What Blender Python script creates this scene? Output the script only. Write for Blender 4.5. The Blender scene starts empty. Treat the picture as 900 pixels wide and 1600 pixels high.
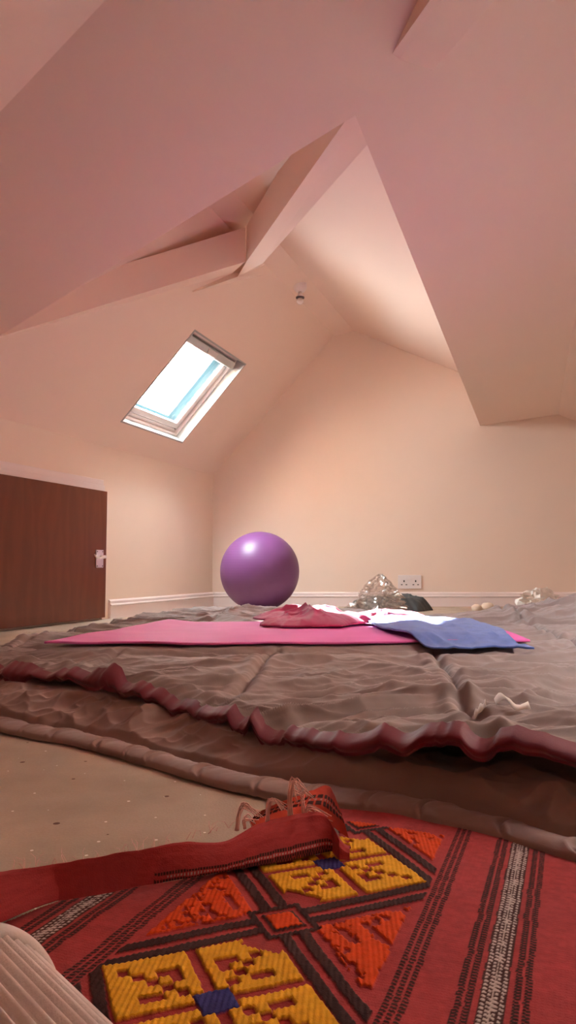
import bpy, bmesh, math, random
import numpy as np
from mathutils import Vector
random.seed(4); RS = np.random.RandomState(7)
COL = bpy.context.scene.collection
# ---------------------------------------------------------------- camera model
F = 1150.0; CH = 0.378; YW = 7.0
TH = math.atan(85 / F)
CAM = np.array([0, 0, CH])
def ray(x, y):
    a = (x - 450) / F; b = (800 - y) / F
    return np.array([a, math.cos(TH) - b * math.sin(TH), math.sin(TH) + b * math.cos(TH)])
def hit(x, y, n, p):
    d = ray(x, y); return CAM + d * (np.dot(n, np.array(p) - CAM) / np.dot(n, d))
def aty(x, y, Y):
    d = ray(x, y); return CAM + d * Y / d[1]
def atz(x, y, z=0.0):
    d = ray(x, y); return CAM + d * (z - CH) / d[2]
def vdir(x, y):
    d = ray(x, y); return d / np.linalg.norm(d)
# ---------------------------------------------------------------- materials
def mat(name, col, rough=0.6, metal=0.0, bump=0.0, scale=200.0, vary=0.0, vscale=3.0, sheen=0.0, spec=0.5, detail=4):
    m = bpy.data.materials.new(name); m.use_nodes = True
    nt = m.node_tree; b = nt.nodes['Principled BSDF']
    b.inputs['Base Color'].default_value = (*col, 1); b.inputs['Roughness'].default_value = rough
    b.inputs['Metallic'].default_value = metal; b.inputs['Specular IOR Level'].default_value = spec
    if sheen:
        b.inputs['Sheen Weight'].default_value = sheen
    tc = nt.nodes.new('ShaderNodeTexCoord')
    if vary:
        n = nt.nodes.new('ShaderNodeTexNoise'); n.inputs['Scale'].default_value = vscale; n.inputs['Detail'].default_value = 6
        nt.links.new(tc.outputs['Object'], n.inputs['Vector'])
        r = nt.nodes.new('ShaderNodeValToRGB')
        r.color_ramp.elements[0].position = 0.3; r.color_ramp.elements[1].position = 0.7
        r.color_ramp.elements[0].color = (*[c * (1 - vary) for c in col], 1)
        r.color_ramp.elements[1].color = (*[min(1, c * (1 + vary)) for c in col], 1)
        nt.links.new(n.outputs['Fac'], r.inputs['Fac']); nt.links.new(r.outputs['Color'], b.inputs['Base Color'])
    if bump:
        n = nt.nodes.new('ShaderNodeTexNoise'); n.inputs['Scale'].default_value = scale; n.inputs['Detail'].default_value = detail
        nt.links.new(tc.outputs['Object'], n.inputs['Vector'])
        bp = nt.nodes.new('ShaderNodeBump'); bp.inputs['Strength'].default_value = bump; bp.inputs['Distance'].default_value = 0.002
        nt.links.new(n.outputs['Fac'], bp.inputs['Height']); nt.links.new(bp.outputs['Normal'], b.inputs['Normal'])
    return m
PAINT = mat('pink_cream_paint', (0.82, 0.66, 0.55), 0.45, bump=0.05, scale=60, vary=0.012, vscale=1.5, spec=0.3)
PAINTC = mat('ceiling_paint', (0.81, 0.635, 0.54), 0.6, bump=0.04, scale=60, vary=0.01, vscale=1.5, spec=0.25)
GLOSSW = mat('white_gloss', (0.80, 0.68, 0.65), 0.3, spec=0.5, vary=0.02)
FRAMEW = mat('window_white', (0.66, 0.60, 0.58), 0.35)
GREYB = mat('vent_grey', (0.55, 0.56, 0.54), 0.4)
REVEAL = mat('reveal_plaster', (0.42, 0.40, 0.38), 0.6)
CLAD = mat('sky_tinted_cladding', (0.012, 0.024, 0.028), 1.0, spec=0.0)  # grey metal; the blue of reflected sky is put into its colour
RUBBER = mat('dark_gasket', (0.12, 0.09, 0.09), 0.6)
METAL = mat('satin_chrome', (0.86, 0.78, 0.75), 0.28, metal=0.85)
PLASTW = mat('white_plastic', (0.80, 0.72, 0.70), 0.35)
DARK = mat('dark_hole', (0.03, 0.02, 0.02), 0.6)
MATP = mat('pink_foam', (0.72, 0.125, 0.42), 0.7, bump=0.3, scale=500, vary=0.03, vscale=4)
GARM = mat('raspberry_knit', (0.46, 0.022, 0.11), 0.8, bump=0.4, scale=700, vary=0.12, vscale=12, sheen=0.2)
TOWEL = mat('blue_terry', (0.10, 0.175, 0.54), 0.95, bump=1.0, scale=900, vary=0.12, vscale=30, sheen=0.4)
TAUPE = mat('taupe_cotton', (0.275, 0.205, 0.192), 0.75, bump=0.25, scale=900, vary=0.07, vscale=6, sheen=0.15)
BROWN = mat('brown_cotton', (0.27, 0.165, 0.142), 0.75, bump=0.25, scale=900, vary=0.07, vscale=6, sheen=0.15)
WINE = mat('wine_lining', (0.165, 0.009, 0.028), 0.6, bump=0.25, scale=700, vary=0.12, vscale=10, sheen=0.2)
CHARC = mat('charcoal_cloth', (0.055, 0.06, 0.062), 0.7, bump=0.4, scale=400, vary=0.2, vscale=15)
TAG = mat('white_tag', (0.72, 0.66, 0.60), 0.7, bump=0.2, scale=500)
PAPER = mat('crumpled_paper', (0.70, 0.64, 0.58), 0.7, bump=0.3, scale=80, vary=0.08, vscale=30)
CREAM = mat('cream_wool', (0.66, 0.52, 0.40), 0.9, bump=0.6, scale=300)
SHADE = mat('white_pleat', (0.70, 0.60, 0.56), 0.8, bump=0.3, scale=500, vary=0.03, vscale=10, sheen=0.1)
THREAD = mat('fringe_thread', (0.78, 0.48, 0.42), 0.85, vary=0.2, vscale=60)
BULB = mat('frosted_bulb', (0.85, 0.76, 0.72), 0.2)

def wood():
    m = mat('brown_veneer', (0.16, 0.045, 0.020), 0.33, spec=0.4); nt = m.node_tree; b = nt.nodes['Principled BSDF']
    tc = nt.nodes.new('ShaderNodeTexCoord'); mp = nt.nodes.new('ShaderNodeMapping'); mp.inputs['Scale'].default_value = (3.2, 3.2, 0.8)
    n = nt.nodes.new('ShaderNodeTexNoise'); n.inputs['Scale'].default_value = 2.0; n.inputs['Detail'].default_value = 3
    w = nt.nodes.new('ShaderNodeTexWave'); w.inputs['Scale'].default_value = 2.4; w.inputs['Distortion'].default_value = 9; w.inputs['Detail'].default_value = 3
    f = nt.nodes.new('ShaderNodeTexNoise'); f.inputs['Scale'].default_value = 90; f.inputs['Detail'].default_value = 6
    mp2 = nt.nodes.new('ShaderNodeMapping'); mp2.inputs['Scale'].default_value = (1, 1, 0.06)
    r = nt.nodes.new('ShaderNodeValToRGB')
    r.color_ramp.elements[0].color = (0.135, 0.034, 0.015, 1); r.color_ramp.elements[1].color = (0.172, 0.046, 0.020, 1)
    mx = nt.nodes.new('ShaderNodeMath'); mx.operation = 'MULTIPLY_ADD'; mx.inputs[1].default_value = 0.4
    L = nt.links.new
    L(tc.outputs['Object'], mp.inputs['Vector']); L(mp.outputs['Vector'], w.inputs['Vector'])
    L(tc.outputs['Object'], mp2.inputs['Vector']); L(mp2.outputs['Vector'], f.inputs['Vector'])
    sc = nt.nodes.new('ShaderNodeMath'); sc.operation = 'MULTIPLY'; sc.inputs[1].default_value = 0.6
    L(w.outputs['Fac'], sc.inputs[0]); L(f.outputs['Fac'], mx.inputs[0]); L(sc.outputs[0], mx.inputs[2])
    L(mx.outputs[0], r.inputs['Fac']); L(r.outputs['Color'], b.inputs['Base Color'])
    return m
WOOD = wood()

def floor_mat():
    m = mat('beige_boarding', (0.46, 0.34, 0.26), 0.8, spec=0.25); nt = m.node_tree; b = nt.nodes['Principled BSDF']; L = nt.links.new
    tc = nt.nodes.new('ShaderNodeTexCoord')
    n = nt.nodes.new('ShaderNodeTexNoise'); n.inputs['Scale'].default_value = 3.5; n.inputs['Detail'].default_value = 8; n.inputs['Roughness'].default_value = 0.6
    L(tc.outputs['Object'], n.inputs['Vector'])
    r = nt.nodes.new('ShaderNodeValToRGB'); r.color_ramp.elements[0].position = 0.3; r.color_ramp.elements[1].position = 0.7
    r.color_ramp.elements[0].color = (0.36, 0.275, 0.205, 1); r.color_ramp.elements[1].color = (0.50, 0.385, 0.295, 1)
    L(n.outputs['Fac'], r.inputs['Fac'])
    # fine grain
    g = nt.nodes.new('ShaderNodeTexNoise'); g.inputs['Scale'].default_value = 260; g.inputs['Detail'].default_value = 3; L(tc.outputs['Object'], g.inputs['Vector'])
    mg = nt.nodes.new('ShaderNodeMix'); mg.data_type = 'RGBA'; mg.blend_type = 'MULTIPLY'; mg.inputs[0].default_value = 0.35
    gr = nt.nodes.new('ShaderNodeValToRGB'); gr.color_ramp.elements[0].color = (0.6, 0.6, 0.6, 1); gr.color_ramp.elements[1].color = (1.2, 1.2, 1.2, 1)
    L(g.outputs['Fac'], gr.inputs['Fac']); L(r.outputs['Color'], mg.inputs[6]); L(gr.outputs['Color'], mg.inputs[7])
    # white paint specks and dark spots
    def spots(scale, thr, seed, colour, prev):
        v = nt.nodes.new('ShaderNodeTexVoronoi'); v.inputs['Scale'].default_value = scale; v.voronoi_dimensions = '2D'
        mp = nt.nodes.new('ShaderNodeMapping'); mp.inputs['Location'].default_value = (seed, seed * 1.7, 0)
        L(tc.outputs['Object'], mp.inputs['Vector']); L(mp.outputs['Vector'], v.inputs['Vector'])
        sep = nt.nodes.new('ShaderNodeSeparateColor'); L(v.outputs['Color'], sep.inputs[0])
        th = nt.nodes.new('ShaderNodeMath'); th.operation = 'MULTIPLY'; th.inputs[1].default_value = thr; L(sep.outputs[0], th.inputs[0])
        lt = nt.nodes.new('ShaderNodeMath'); lt.operation = 'LESS_THAN'; L(v.outputs['Distance'], lt.inputs[0]); L(th.outputs[0], lt.inputs[1])
        mx = nt.nodes.new('ShaderNodeMix'); mx.data_type = 'RGBA'; mx.inputs[7].default_value = (*colour, 1)
        L(lt.outputs[0], mx.inputs[0]); L(prev, mx.inputs[6]); return mx.outputs[2]
    o = spots(13, 0.035, 3.1, (0.85, 0.78, 0.70), mg.outputs[2])
    o = spots(6, 0.040, 8.3, (0.14, 0.07, 0.05), o)
    L(o, b.inputs['Base Color'])
    bp = nt.nodes.new('ShaderNodeBump'); bp.inputs['Strength'].default_value = 0.4; bp.inputs['Distance'].default_value = 0.002
    L(g.outputs['Fac'], bp.inputs['Height']); L(bp.outputs['Normal'], b.inputs['Normal'])
    return m
FLOOR = floor_mat()

def attr_mat():
    m = mat('woven_wool', (0.4, 0.05, 0.04), 0.95, sheen=0.05, spec=0.1); nt = m.node_tree; b = nt.nodes['Principled BSDF']; L = nt.links.new
    a = nt.nodes.new('ShaderNodeVertexColor'); a.layer_name = 'Col'; L(a.outputs['Color'], b.inputs['Base Color'])
    tc = nt.nodes.new('ShaderNodeTexCoord'); n = nt.nodes.new('ShaderNodeTexNoise'); n.inputs['Scale'].default_value = 700
    L(tc.outputs['Object'], n.inputs['Vector']); bp = nt.nodes.new('ShaderNodeBump'); bp.inputs['Strength'].default_value = 0.6; bp.inputs['Distance'].default_value = 0.001
    L(n.outputs['Fac'], bp.inputs['Height']); L(bp.outputs['Normal'], b.inputs['Normal'])
    return m
WOOL = attr_mat()

def glass_mat(name, tint=(1, 1, 1), gl=0.06, rough=0.02):
    m = bpy.data.materials.new(name); m.use_nodes = True; nt = m.node_tree; nt.nodes.clear(); L = nt.links.new
    o = nt.nodes.new('ShaderNodeOutputMaterial'); t = nt.nodes.new('ShaderNodeBsdfTransparent'); t.inputs[0].default_value = (*tint, 1)
    g = nt.nodes.new('ShaderNodeBsdfGlossy'); g.inputs['Roughness'].default_value = rough
    mx = nt.nodes.new('ShaderNodeMixShader'); mx.inputs[0].default_value = gl
    L(t.outputs[0], mx.inputs[1]); L(g.outputs[0], mx.inputs[2]); L(mx.outputs[0], o.inputs[0]); return m
GLASS = glass_mat('window_glass', (0.96, 0.99, 1.0))
FILM = glass_mat('clear_film', (0.93, 0.90, 0.88), 0.32, 0.18)
def ball_mat():
    m = mat('purple_vinyl', (0.175, 0.055, 0.185), 0.42, spec=0.5)
    nt = m.node_tree; b = nt.nodes['Principled BSDF']; tc = nt.nodes.new('ShaderNodeTexCoord')
    w = nt.nodes.new('ShaderNodeTexWave'); w.bands_direction = 'Z'; w.inputs['Scale'].default_value = 14
    nt.links.new(tc.outputs['Object'], w.inputs['Vector'])
    bp = nt.nodes.new('ShaderNodeBump'); bp.inputs['Strength'].default_value = 0.12; bp.inputs['Distance'].default_value = 0.002
    nt.links.new(w.outputs['Fac'], bp.inputs['Height']); nt.links.new(bp.outputs['Normal'], b.inputs['Normal'])
    return m
BALL = ball_mat()
# ---------------------------------------------------------------- object helpers
def mk(name, verts, faces, m, parent=None, smooth=False, weld=False):
    me = bpy.data.meshes.new(name)
    me.from_pydata([tuple(map(float, v)) for v in verts], [], [tuple(map(int, f)) for f in faces])
    bm = bmesh.new(); bm.from_mesh(me)
    if weld: bmesh.ops.remove_doubles(bm, verts=bm.verts, dist=1e-5)
    bmesh.ops.recalc_face_normals(bm, faces=bm.faces); bm.to_mesh(me); bm.free()
    o = bpy.data.objects.new(name, me); COL.objects.link(o); me.materials.append(m)
    if smooth: me.polygons.foreach_set('use_smooth', [True] * len(me.polygons))
    if parent: o.parent = parent
    return o
def empty(name, loc=(0, 0, 0)):
    o = bpy.data.objects.new(name, None); COL.objects.link(o); o.location = loc; o.empty_display_size = 0.1
    return o
def tag(o, label=None, cat=None, group=None, kind=None):
    if label: o['label'] = label
    if cat: o['category'] = cat
    if group: o['group'] = group
    if kind: o['kind'] = kind
    return o
def under(o, root):   # parent in place (roots are unrotated)
    o.parent = root; o.matrix_parent_inverse.translation = -Vector(root.location); return o
def struct(o, label=None): return tag(o, label, kind='structure')
class MB:
    def __init__(s): s.v = []; s.f = []
    def add(s, v, f):
        k = len(s.v); s.v += [np.array(p, float) for p in v]; s.f += [[i + k for i in q] for q in f]; return s
    def hexa(s, p):  # p: 4 bottom, 4 top
        return s.add(p, [(0, 3, 2, 1), (4, 5, 6, 7), (0, 1, 5, 4), (1, 2, 6, 5), (2, 3, 7, 6), (3, 0, 4, 7)])
    def box(s, c, ax, ay, az):
        c = np.array(c, float); ax, ay, az = [np.array(t, float) for t in (ax, ay, az)]
        P = [c - ax - ay - az, c + ax - ay - az, c + ax + ay - az, c - ax + ay - az]
        return s.hexa(P + [p + 2 * az for p in P])
    def tube(s, pts, rad, n=12, caps=True):
        pts = [np.array(p, float) for p in pts]; rad = rad if hasattr(rad, '__len__') else [rad] * len(pts)
        k = len(s.v); prev = None
        for i, p in enumerate(pts):
            t = pts[min(i + 1, len(pts) - 1)] - pts[max(i - 1, 0)]; t /= np.linalg.norm(t) + 1e-12
            if prev is None:
                a = np.cross(t, [0, 0, 1.0]) if abs(t[2]) < 0.9 else np.cross(t, [1.0, 0, 0])
            else: a = prev - np.dot(prev, t) * t
            a /= np.linalg.norm(a); prev = a; b = np.cross(t, a)
            for j in range(n):
                an = 2 * math.pi * j / n; s.v.append(p + rad[i] * (math.cos(an) * a + math.sin(an) * b))
        for i in range(len(pts) - 1):
            for j in range(n):
                s.f.append([k + i * n + j, k + i * n + (j + 1) % n, k + (i + 1) * n + (j + 1) % n, k + (i + 1) * n + j])
        if caps: s.f.append([k + j for j in range(n)][::-1]); s.f.append([k + (len(pts) - 1) * n + j for j in range(n)])
        return s
    def obj(s, name, m, parent=None, smooth=False, bevel=0, weld=False):
        o = mk(name, s.v, s.f, m, parent, smooth, weld)
        if bevel:
            md = o.modifiers.new('b', 'BEVEL'); md.width = bevel; md.segments = 2; md.limit_method = 'ANGLE'
        return o
def quad(name, pts, m, parent=None): return mk(name, pts, [tuple(range(len(pts)))], m, parent)
def grid_faces(nu, nv, wrap=False):
    f = []
    for j in range(nv - 1):
        for i in range(nu if wrap else nu - 1):
            f.append((j * nu + i, j * nu + (i + 1) % nu, (j + 1) * nu + (i + 1) % nu, (j + 1) * nu + i))
    return f
def fast_mesh(name, V, Q, m, parent=None, cols=None):
    """V (n,3), Q (k,4) numpy arrays; optional per-vertex colour."""
    me = bpy.data.meshes.new(name); n = len(V); k = len(Q)
    me.vertices.add(n); me.vertices.foreach_set('co', V.astype(np.float32).ravel())
    me.loops.add(4 * k); me.loops.foreach_set('vertex_index', Q.astype(np.int32).ravel())
    me.polygons.add(k); me.polygons.foreach_set('loop_start', np.arange(0, 4 * k, 4, dtype=np.int32))
    me.polygons.foreach_set('use_smooth', np.ones(k, dtype=bool))
    me.update(calc_edges=True); me.validate()
    if cols is not None:
        ca = me.color_attributes.new('Col', 'FLOAT_COLOR', 'POINT')
        ca.data.foreach_set('color', np.concatenate([cols, np.ones((n, 1))], 1).astype(np.float32).ravel())
    o = bpy.data.objects.new(name, me); COL.objects.link(o); me.materials.append(m)
    if parent: o.parent = parent
    return o
def gridQ(nu, nv):
    i, j = np.meshgrid(np.arange(nu - 1), np.arange(nv - 1)); a = (j * nu + i).ravel()
    return np.stack([a, a + 1, a + nu + 1, a + nu], 1)
# ---------------------------------------------------------------- noise
TAB = RS.rand(256, 256)
def vn(x, y):
    xi = np.floor(x).astype(int); yi = np.floor(y).astype(int); fx = x - xi; fy = y - yi
    fx = fx * fx * fx * (fx * (fx * 6 - 15) + 10); fy = fy * fy * fy * (fy * (fy * 6 - 15) + 10)
    g = lambda a, b: TAB[a % 256, b % 256]
    return (g(xi, yi) * (1 - fx) + g(xi + 1, yi) * fx) * (1 - fy) + (g(xi, yi + 1) * (1 - fx) + g(xi + 1, yi + 1) * fx) * fy
def fbm(x, y, o=4):
    s = 0; a = 1.0; t = 0
    for k in range(o): s = s + a * vn(x * 2 ** k + 17.3 * k, y * 2 ** k + 9.1 * k); t += a; a *= 0.5
    return s / t
def ridge(x, y, o=3):
    s = 0; a = 1.0; t = 0
    for k in range(o):
        n = 1 - np.abs(2 * vn(x * 2 ** k + 31.7 * k, y * 2 ** k + 5.9 * k) - 1); s = s + a * n ** 2.2; t += a; a *= 0.45
    return s / t
def sstep(a, b, x): t = np.clip((x - a) / (b - a), 0, 1); return t * t * (3 - 2 * t)
# ---------------------------------------------------------------- room shell
FW = lambda x, y: aty(x, y, YW)
av = vdir(870, 885); av[2] = 0; av /= np.linalg.norm(av)
perp = np.array([av[1], -av[0], 0]); UP = np.array([0, 0, 1.0])
corner = FW(333, 742); sL = FW(522, 525); rR = FW(553, 517); gR = FW(713, 580)
cz = corner[2]
floor = quad('floor', [(-6, -2.5, 0), (6, -2.5, 0), (6, 7.3, 0), (-6, 7.3, 0)], FLOOR); struct(floor, 'beige boarded floor with paint specks')
struct(quad('wall_far', [(-1.2, YW, -.02), (6, YW, -.02), (6, YW, 3.6), (-1.2, YW, 3.6)], PAINT), 'plain pink-cream gable wall behind the ball')
b0 = np.array([corner[0], YW, 0]); b1 = b0 - av * 11
struct(quad('wall_left', [b0 + av * .2, b1, b1 + UP * cz, b0 + av * .2 + UP * cz], PAINT), 'low pink-cream wall holding the small brown door')
struct(quad('wall_right', [(3.6, -2, 0), (3.6, 7.2, 0), (3.6, 7.2, 3.4), (3.6, -2, 3.4)], PAINT))
WB = -1.5
struct(quad('wall_back', [(-6, WB, 0), (6, WB, 0), (6, WB, 3.4), (-6, WB, 3.4)], PAINT))
# sloped ceiling over the low wall, with the roof-window opening
uL = (sL - corner) - np.dot(sL - corner, av) * av; LL = np.linalg.norm(uL); uL /= LL
nOut = np.cross(av, uL); nOut = nOut if nOut[2] > 0 else -nOut
nL = np.cross(av, sL - corner)
hq = [hit(x, y, nL, corner) for x, y in ((192, 658), (284, 690), (383, 570), (303, 517))]
W0 = (hq[0] + hq[3] - (hq[3] - hq[0])) / 1.0
We1 = ((hq[1] - hq[0]) + (hq[2] - hq[3])) / 2; We2 = ((hq[3] - hq[0]) + (hq[2] - hq[1])) / 2
W0 = (hq[0] + hq[1] + hq[2] + hq[3]) / 4 - We1 / 2 - We2 / 2
def W(u, v, w=0): return W0 + We1 * u + We2 * v + nOut * w
LA = lambda s, u: corner + av * s + uL * u
out = [LA(-11, 0), LA(.6, 0), LA(.6, LL), LA(-11, LL)]; inn = [W(0, 0), W(1, 0), W(1, 1), W(0, 1)]
struct(mk('ceiling', out + inn, [(0, 1, 5, 4), (1, 2, 6, 5), (2, 3, 7, 6), (3, 0, 4, 7)], PAINTC), 'sloping pink ceiling around the roof window')
dS = np.dot(sL - corner, av)
LS = lambda s: sL + av * s
struct(quad('ceiling', [LS(.8), LS(-7), rR - av * 7, rR + av * .8], PAINTC), 'narrow level ceiling strip at the ridge')
nR = np.cross(av, gR - rR); dR = (gR - rR) - np.dot(gR - rR, av) * av; dR /= np.linalg.norm(dR)
d1 = FW(750, 665); d2 = FW(872, 648)
nD = np.cross(d2 - d1, np.array([0, -1, .10]))
D = lambda x, y: hit(x, y, nD, d1)
def Dz(x, y): return np.array([x, y, d1[2] - (nD[0] * (x - d1[0]) + nD[1] * (y - d1[1])) / nD[2]])
A = D(555, 180); La = D(0, 525) - A; La /= np.linalg.norm(La); Lend = A + La * 3.6; d1e = d1 + (d1 - A) * .03
ar = d1 - A; ar[2] = 0; ar /= np.linalg.norm(ar); nRu = nR / nR[2]
def Rz(p): p = np.array([p[0], p[1], 0]); return p + UP * (rR[2] - np.dot(nRu[:2], p[:2] - rR[:2]))
apr = np.array([ar[1], -ar[0], 0]) * .02
struct(quad('ceiling', [rR + av * .8, rR - av * 7, Rz(A - ar * 4 + apr), Rz(d1 + ar * .6 + apr)], PAINTC), 'shallow sloping ceiling right of the ridge')
# cheeks rising from the opening's edges
struct(quad('trim_3', [A, d1e, d1e + UP * 1.8, A + UP * 1.5], PAINTC)); struct(quad('trim_4', [A, Lend, Lend + UP * 1.8, A + UP * 1.5], PAINTC))
c1 = D(165, 0); c2 = D(0, 175); cd = (c2 - c1) / np.linalg.norm(c2 - c1); dn = np.array([cd[1] * -1, cd[0], 0]); dn /= np.linalg.norm(dn)
if dn[1] > 0: dn = -dn
dn = dn + UP * -.50
struct(quad('ceiling', [c1 - cd * 5, c1 + cd * 4, c1 + cd * 4 + dn * 3.6, c1 - cd * 5 + dn * 3.6], PAINTC), 'lighter slope in the upper left corner of the view')
e1 = D(900, 480); ed = (e1 - d2) / np.linalg.norm(e1 - d2); e2 = FW(900, 658) - d2; e2 /= np.linalg.norm(e2)
E0 = d2 - ed * .3
struct(quad('ceiling', [E0, d1e, A, Lend, Dz(-7, 4.2), Dz(-7, -2.2), E0 + ed * 10], PAINTC), 'broad shaded low ceiling overhead with a pointed opening')
EP = lambda s_, r_: E0 + ed * s_ + e2 * r_
s0_, s1_, r0_, r1_ = 5.53, 6.17, .97, 1.60
struct(mk('ceiling', [EP(0, 0), EP(10, 0), EP(10, 4), EP(0, 4), EP(s0_, r0_), EP(s1_, r0_), EP(s1_, r1_), EP(s0_, r1_)], [(0, 1, 5, 4), (1, 2, 6, 5), (2, 3, 7, 6), (3, 0, 4, 7)], PAINTC), 'pale slope at the right edge of the view')
nE = np.cross(ed, e2); nE = nE / np.linalg.norm(nE); nE = nE if nE[2] > 0 else -nE
w2 = empty('added_window', EP(s0_, r0_)); struct(w2, 'added roof window out of view, brightening the rug and near floor')  # unseen opening, added so daylight reaches the foreground rug and floor
mb = MB()
for (sa_, sb_, ra_, rb_) in ((s0_ - .02, s1_ + .02, r0_ - .02, r0_ + .05), (s0_ - .02, s1_ + .02, r1_ - .05, r1_ + .02), (s0_ - .02, s0_ + .05, r0_ + .05, r1_ - .05), (s1_ - .05, s1_ + .02, r0_ + .05, r1_ - .05)):
    q4 = [EP(sa_, ra_), EP(sb_, ra_), EP(sb_, rb_), EP(sa_, rb_)]; mb.hexa([p - nE * .002 for p in q4] + [p + nE * .09 for p in q4])
under(mb.obj('window_frame', FRAMEW), w2)
under(quad('pane', [EP(s0_, r0_) + nE * .05, EP(s1_, r0_) + nE * .05, EP(s1_, r1_) + nE * .05, EP(s0_, r1_) + nE * .05], GLASS), w2)
# boxed beams
def pt(x, y, t): return aty(x, y, t)
a1, a2 = D(613, 84), D(677, 109); f1, f2 = pt(385, 409, 4.62), pt(411, 411, 4.62)
k = -0.62
n1 = a1 + (f1 - a1) * k * .75; n2 = a2 + (f2 - a2) * k * .75
o1 = f1; o2 = f2
mb = MB().hexa([n1, n2, o2, o1, n1 + UP * .27, n2 + UP * .27, o2 + UP * .27, o1 + UP * .24])
struct(mb.obj('trim_1', PAINTC), 'boxed rafter rising from the top of the view to the joint')
g1 = hit(0, 545, nL, corner); g2 = hit(363, 427, nL, corner); fl = pt(383, 409, 4.66)
fe = pt(0, 526, np.dot(g1, [0, 1, 0]) - .10)
xt = lambda p, q, s: p + (q - p) * s
l1 = xt(fl, fe, 1.6); l2 = xt(g2, g1, 1.6)
mb = MB().hexa([fl, l1, l2, g2, fl + UP * .23, l1 + UP * .17, l2 + UP * .20 + perp * -.1, g2 + UP * .24 + perp * -.1])
struct(mb.obj('trim_2', PAINTC), 'boxed beam running left from the rafter joint')
# short packer below the joint
p_ = [hit(x, y, nL, corner) for x, y in ((300, 455), (322, 471), (411, 428))]
q1 = pt(364, 427, 4.85); q2 = pt(411, 411, 4.75)
mb = MB().hexa([p_[0] - nOut * .012, p_[1] - nOut * .012, p_[2] - nOut * .012, hit(363, 427, nL, corner) - nOut * .05] + [p_[0] + nOut * .02, p_[1] + nOut * .02, p_[2] + nOut * .02, hit(363, 427, nL, corner) + nOut * .02])
mb.add([hit(363, 427, nL, corner) - nOut * .05, p_[2] - nOut * .012, hit(411, 411, nL, corner) - nOut * .02, f1, f2], [(0, 1, 2), (0, 2, 4, 3)])
struct(mb.obj('trim_5', PAINTC), 'short darker packer under the rafter joint')
# ---------------------------------------------------------------- roof window
win = empty('window_1', W(.5, 0)); struct(win, 'white framed roof window full of bright sky')
w_ = np.linalg.norm(We1); h_ = np.linalg.norm(We2)
def wring(name, iu0, iv0, iu1, iv1, w0, w1, tu, tv, m, bevel=.003):
    """frame ring: outer inset iu/iv (metres), thickness tu/tv, between depths w0..w1"""
    mbb = MB()
    U0, U1, V0, V1 = iu0 / w_, 1 - iu1 / w_, iv0 / h_, 1 - iv1 / h_; du, dv = tu / w_, tv / h_
    for (ua, ub, va, vb) in ((U0, U1, V0, V0 + dv), (U0, U1, V1 - dv, V1), (U0, U0 + du, V0 + dv, V1 - dv), (U1 - du, U1, V0 + dv, V1 - dv)):
        mbb.hexa([W(ua, va, w0), W(ub, va, w0), W(ub, vb, w0), W(ua, vb, w0), W(ua, va, w1), W(ub, va, w1), W(ub, vb, w1), W(ua, vb, w1)])
    return under(mbb.obj(name, m, bevel=bevel), win)
wring('reveal', -.012, -.012, -.012, -.012, -.004, .24, .014, .014, REVEAL, 0)
wring('lining_bead', 0.002, 0.002, 0.002, 0.002, .075, .24, .022, .022, GLOSSW)
wring('outer_frame', .024, .024, .024, .024, .10, .24, .030, .030, FRAMEW)
wring('gasket', .054, .054, .054, .054, .108, .24, .004, .004, RUBBER, 0)
wring('sash', .058, .058, .058, .058, .09, .120, .050, .050, FRAMEW, .006)
wring('outer_cladding', 0.104, 0.104, 0.104, 0.104, .122, .195, .008, .008, CLAD, 0)
wring('glazing_bead', .104, .104, .104, .104, .106, .118, .006, .006, GLOSSW)
mb = MB(); u0 = .108 / w_; v0 = .108 / h_
mb.hexa([W(u0, v0, .111), W(1 - u0, v0, .111), W(1 - u0, 1 - v0, .111), W(u0, 1 - v0, .111)] + [W(u0, v0, .114), W(1 - u0, v0, .114), W(1 - u0, 1 - v0, .114), W(u0, 1 - v0, .114)])
under(mb.obj('pane', GLASS), win)
mb = MB(); va, vb = 1 - .10 / h_, 1 - .035 / h_
mb.hexa([W(.04, va, .035), W(.96, va, .035), W(.96, vb, .05), W(.04, vb, .05), W(.04, va, .09), W(.96, va, .09), W(.96, vb, .09), W(.04, vb, .09)])
vbar = under(mb.obj('vent_bar', GREYB, bevel=.008), win)
mb = MB(); mb.hexa([W(.42, va + .01, .028), W(.58, va + .01, .028), W(.58, vb - .01, .036), W(.42, vb - .01, .036), W(.42, va + .01, .045), W(.58, va + .01, .045), W(.58, vb - .01, .05), W(.42, vb - .01, .05)])
under(mb.obj('latch', FRAMEW, bevel=.004), win)
for (u, v) in ((.93, .07), (.93, .93)):
    c = W(u, v, .098); under(MB().tube([c, c - nOut * .006], .008, 12).obj('screw', RUBBER), win)
# ---------------------------------------------------------------- skirting boards
PR = [(0, 0), (.020, 0), (.020, .088), (.026, .092), (.026, .100), (.017, .106), (.017, .124), (.010, .133), (0, .136)]
def skirt(name, p0, p1, nrm, label):
    mb = MB(); k_ = len(PR)
    mb.add([np.array(p) + nrm * a + UP * b for p in (p0, p1) for a, b in PR], [(i, (i + 1) % k_, k_ + (i + 1) % k_, k_ + i) for i in range(k_)] + [tuple(range(k_)), tuple(range(k_, 2 * k_))])
    return struct(mb.obj(name, GLOSSW), label)
skirt('baseboard_far', b0, (3.6, YW, 0), np.array([0, -1, 0]), 'white moulded skirting board along the gable wall')
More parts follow.
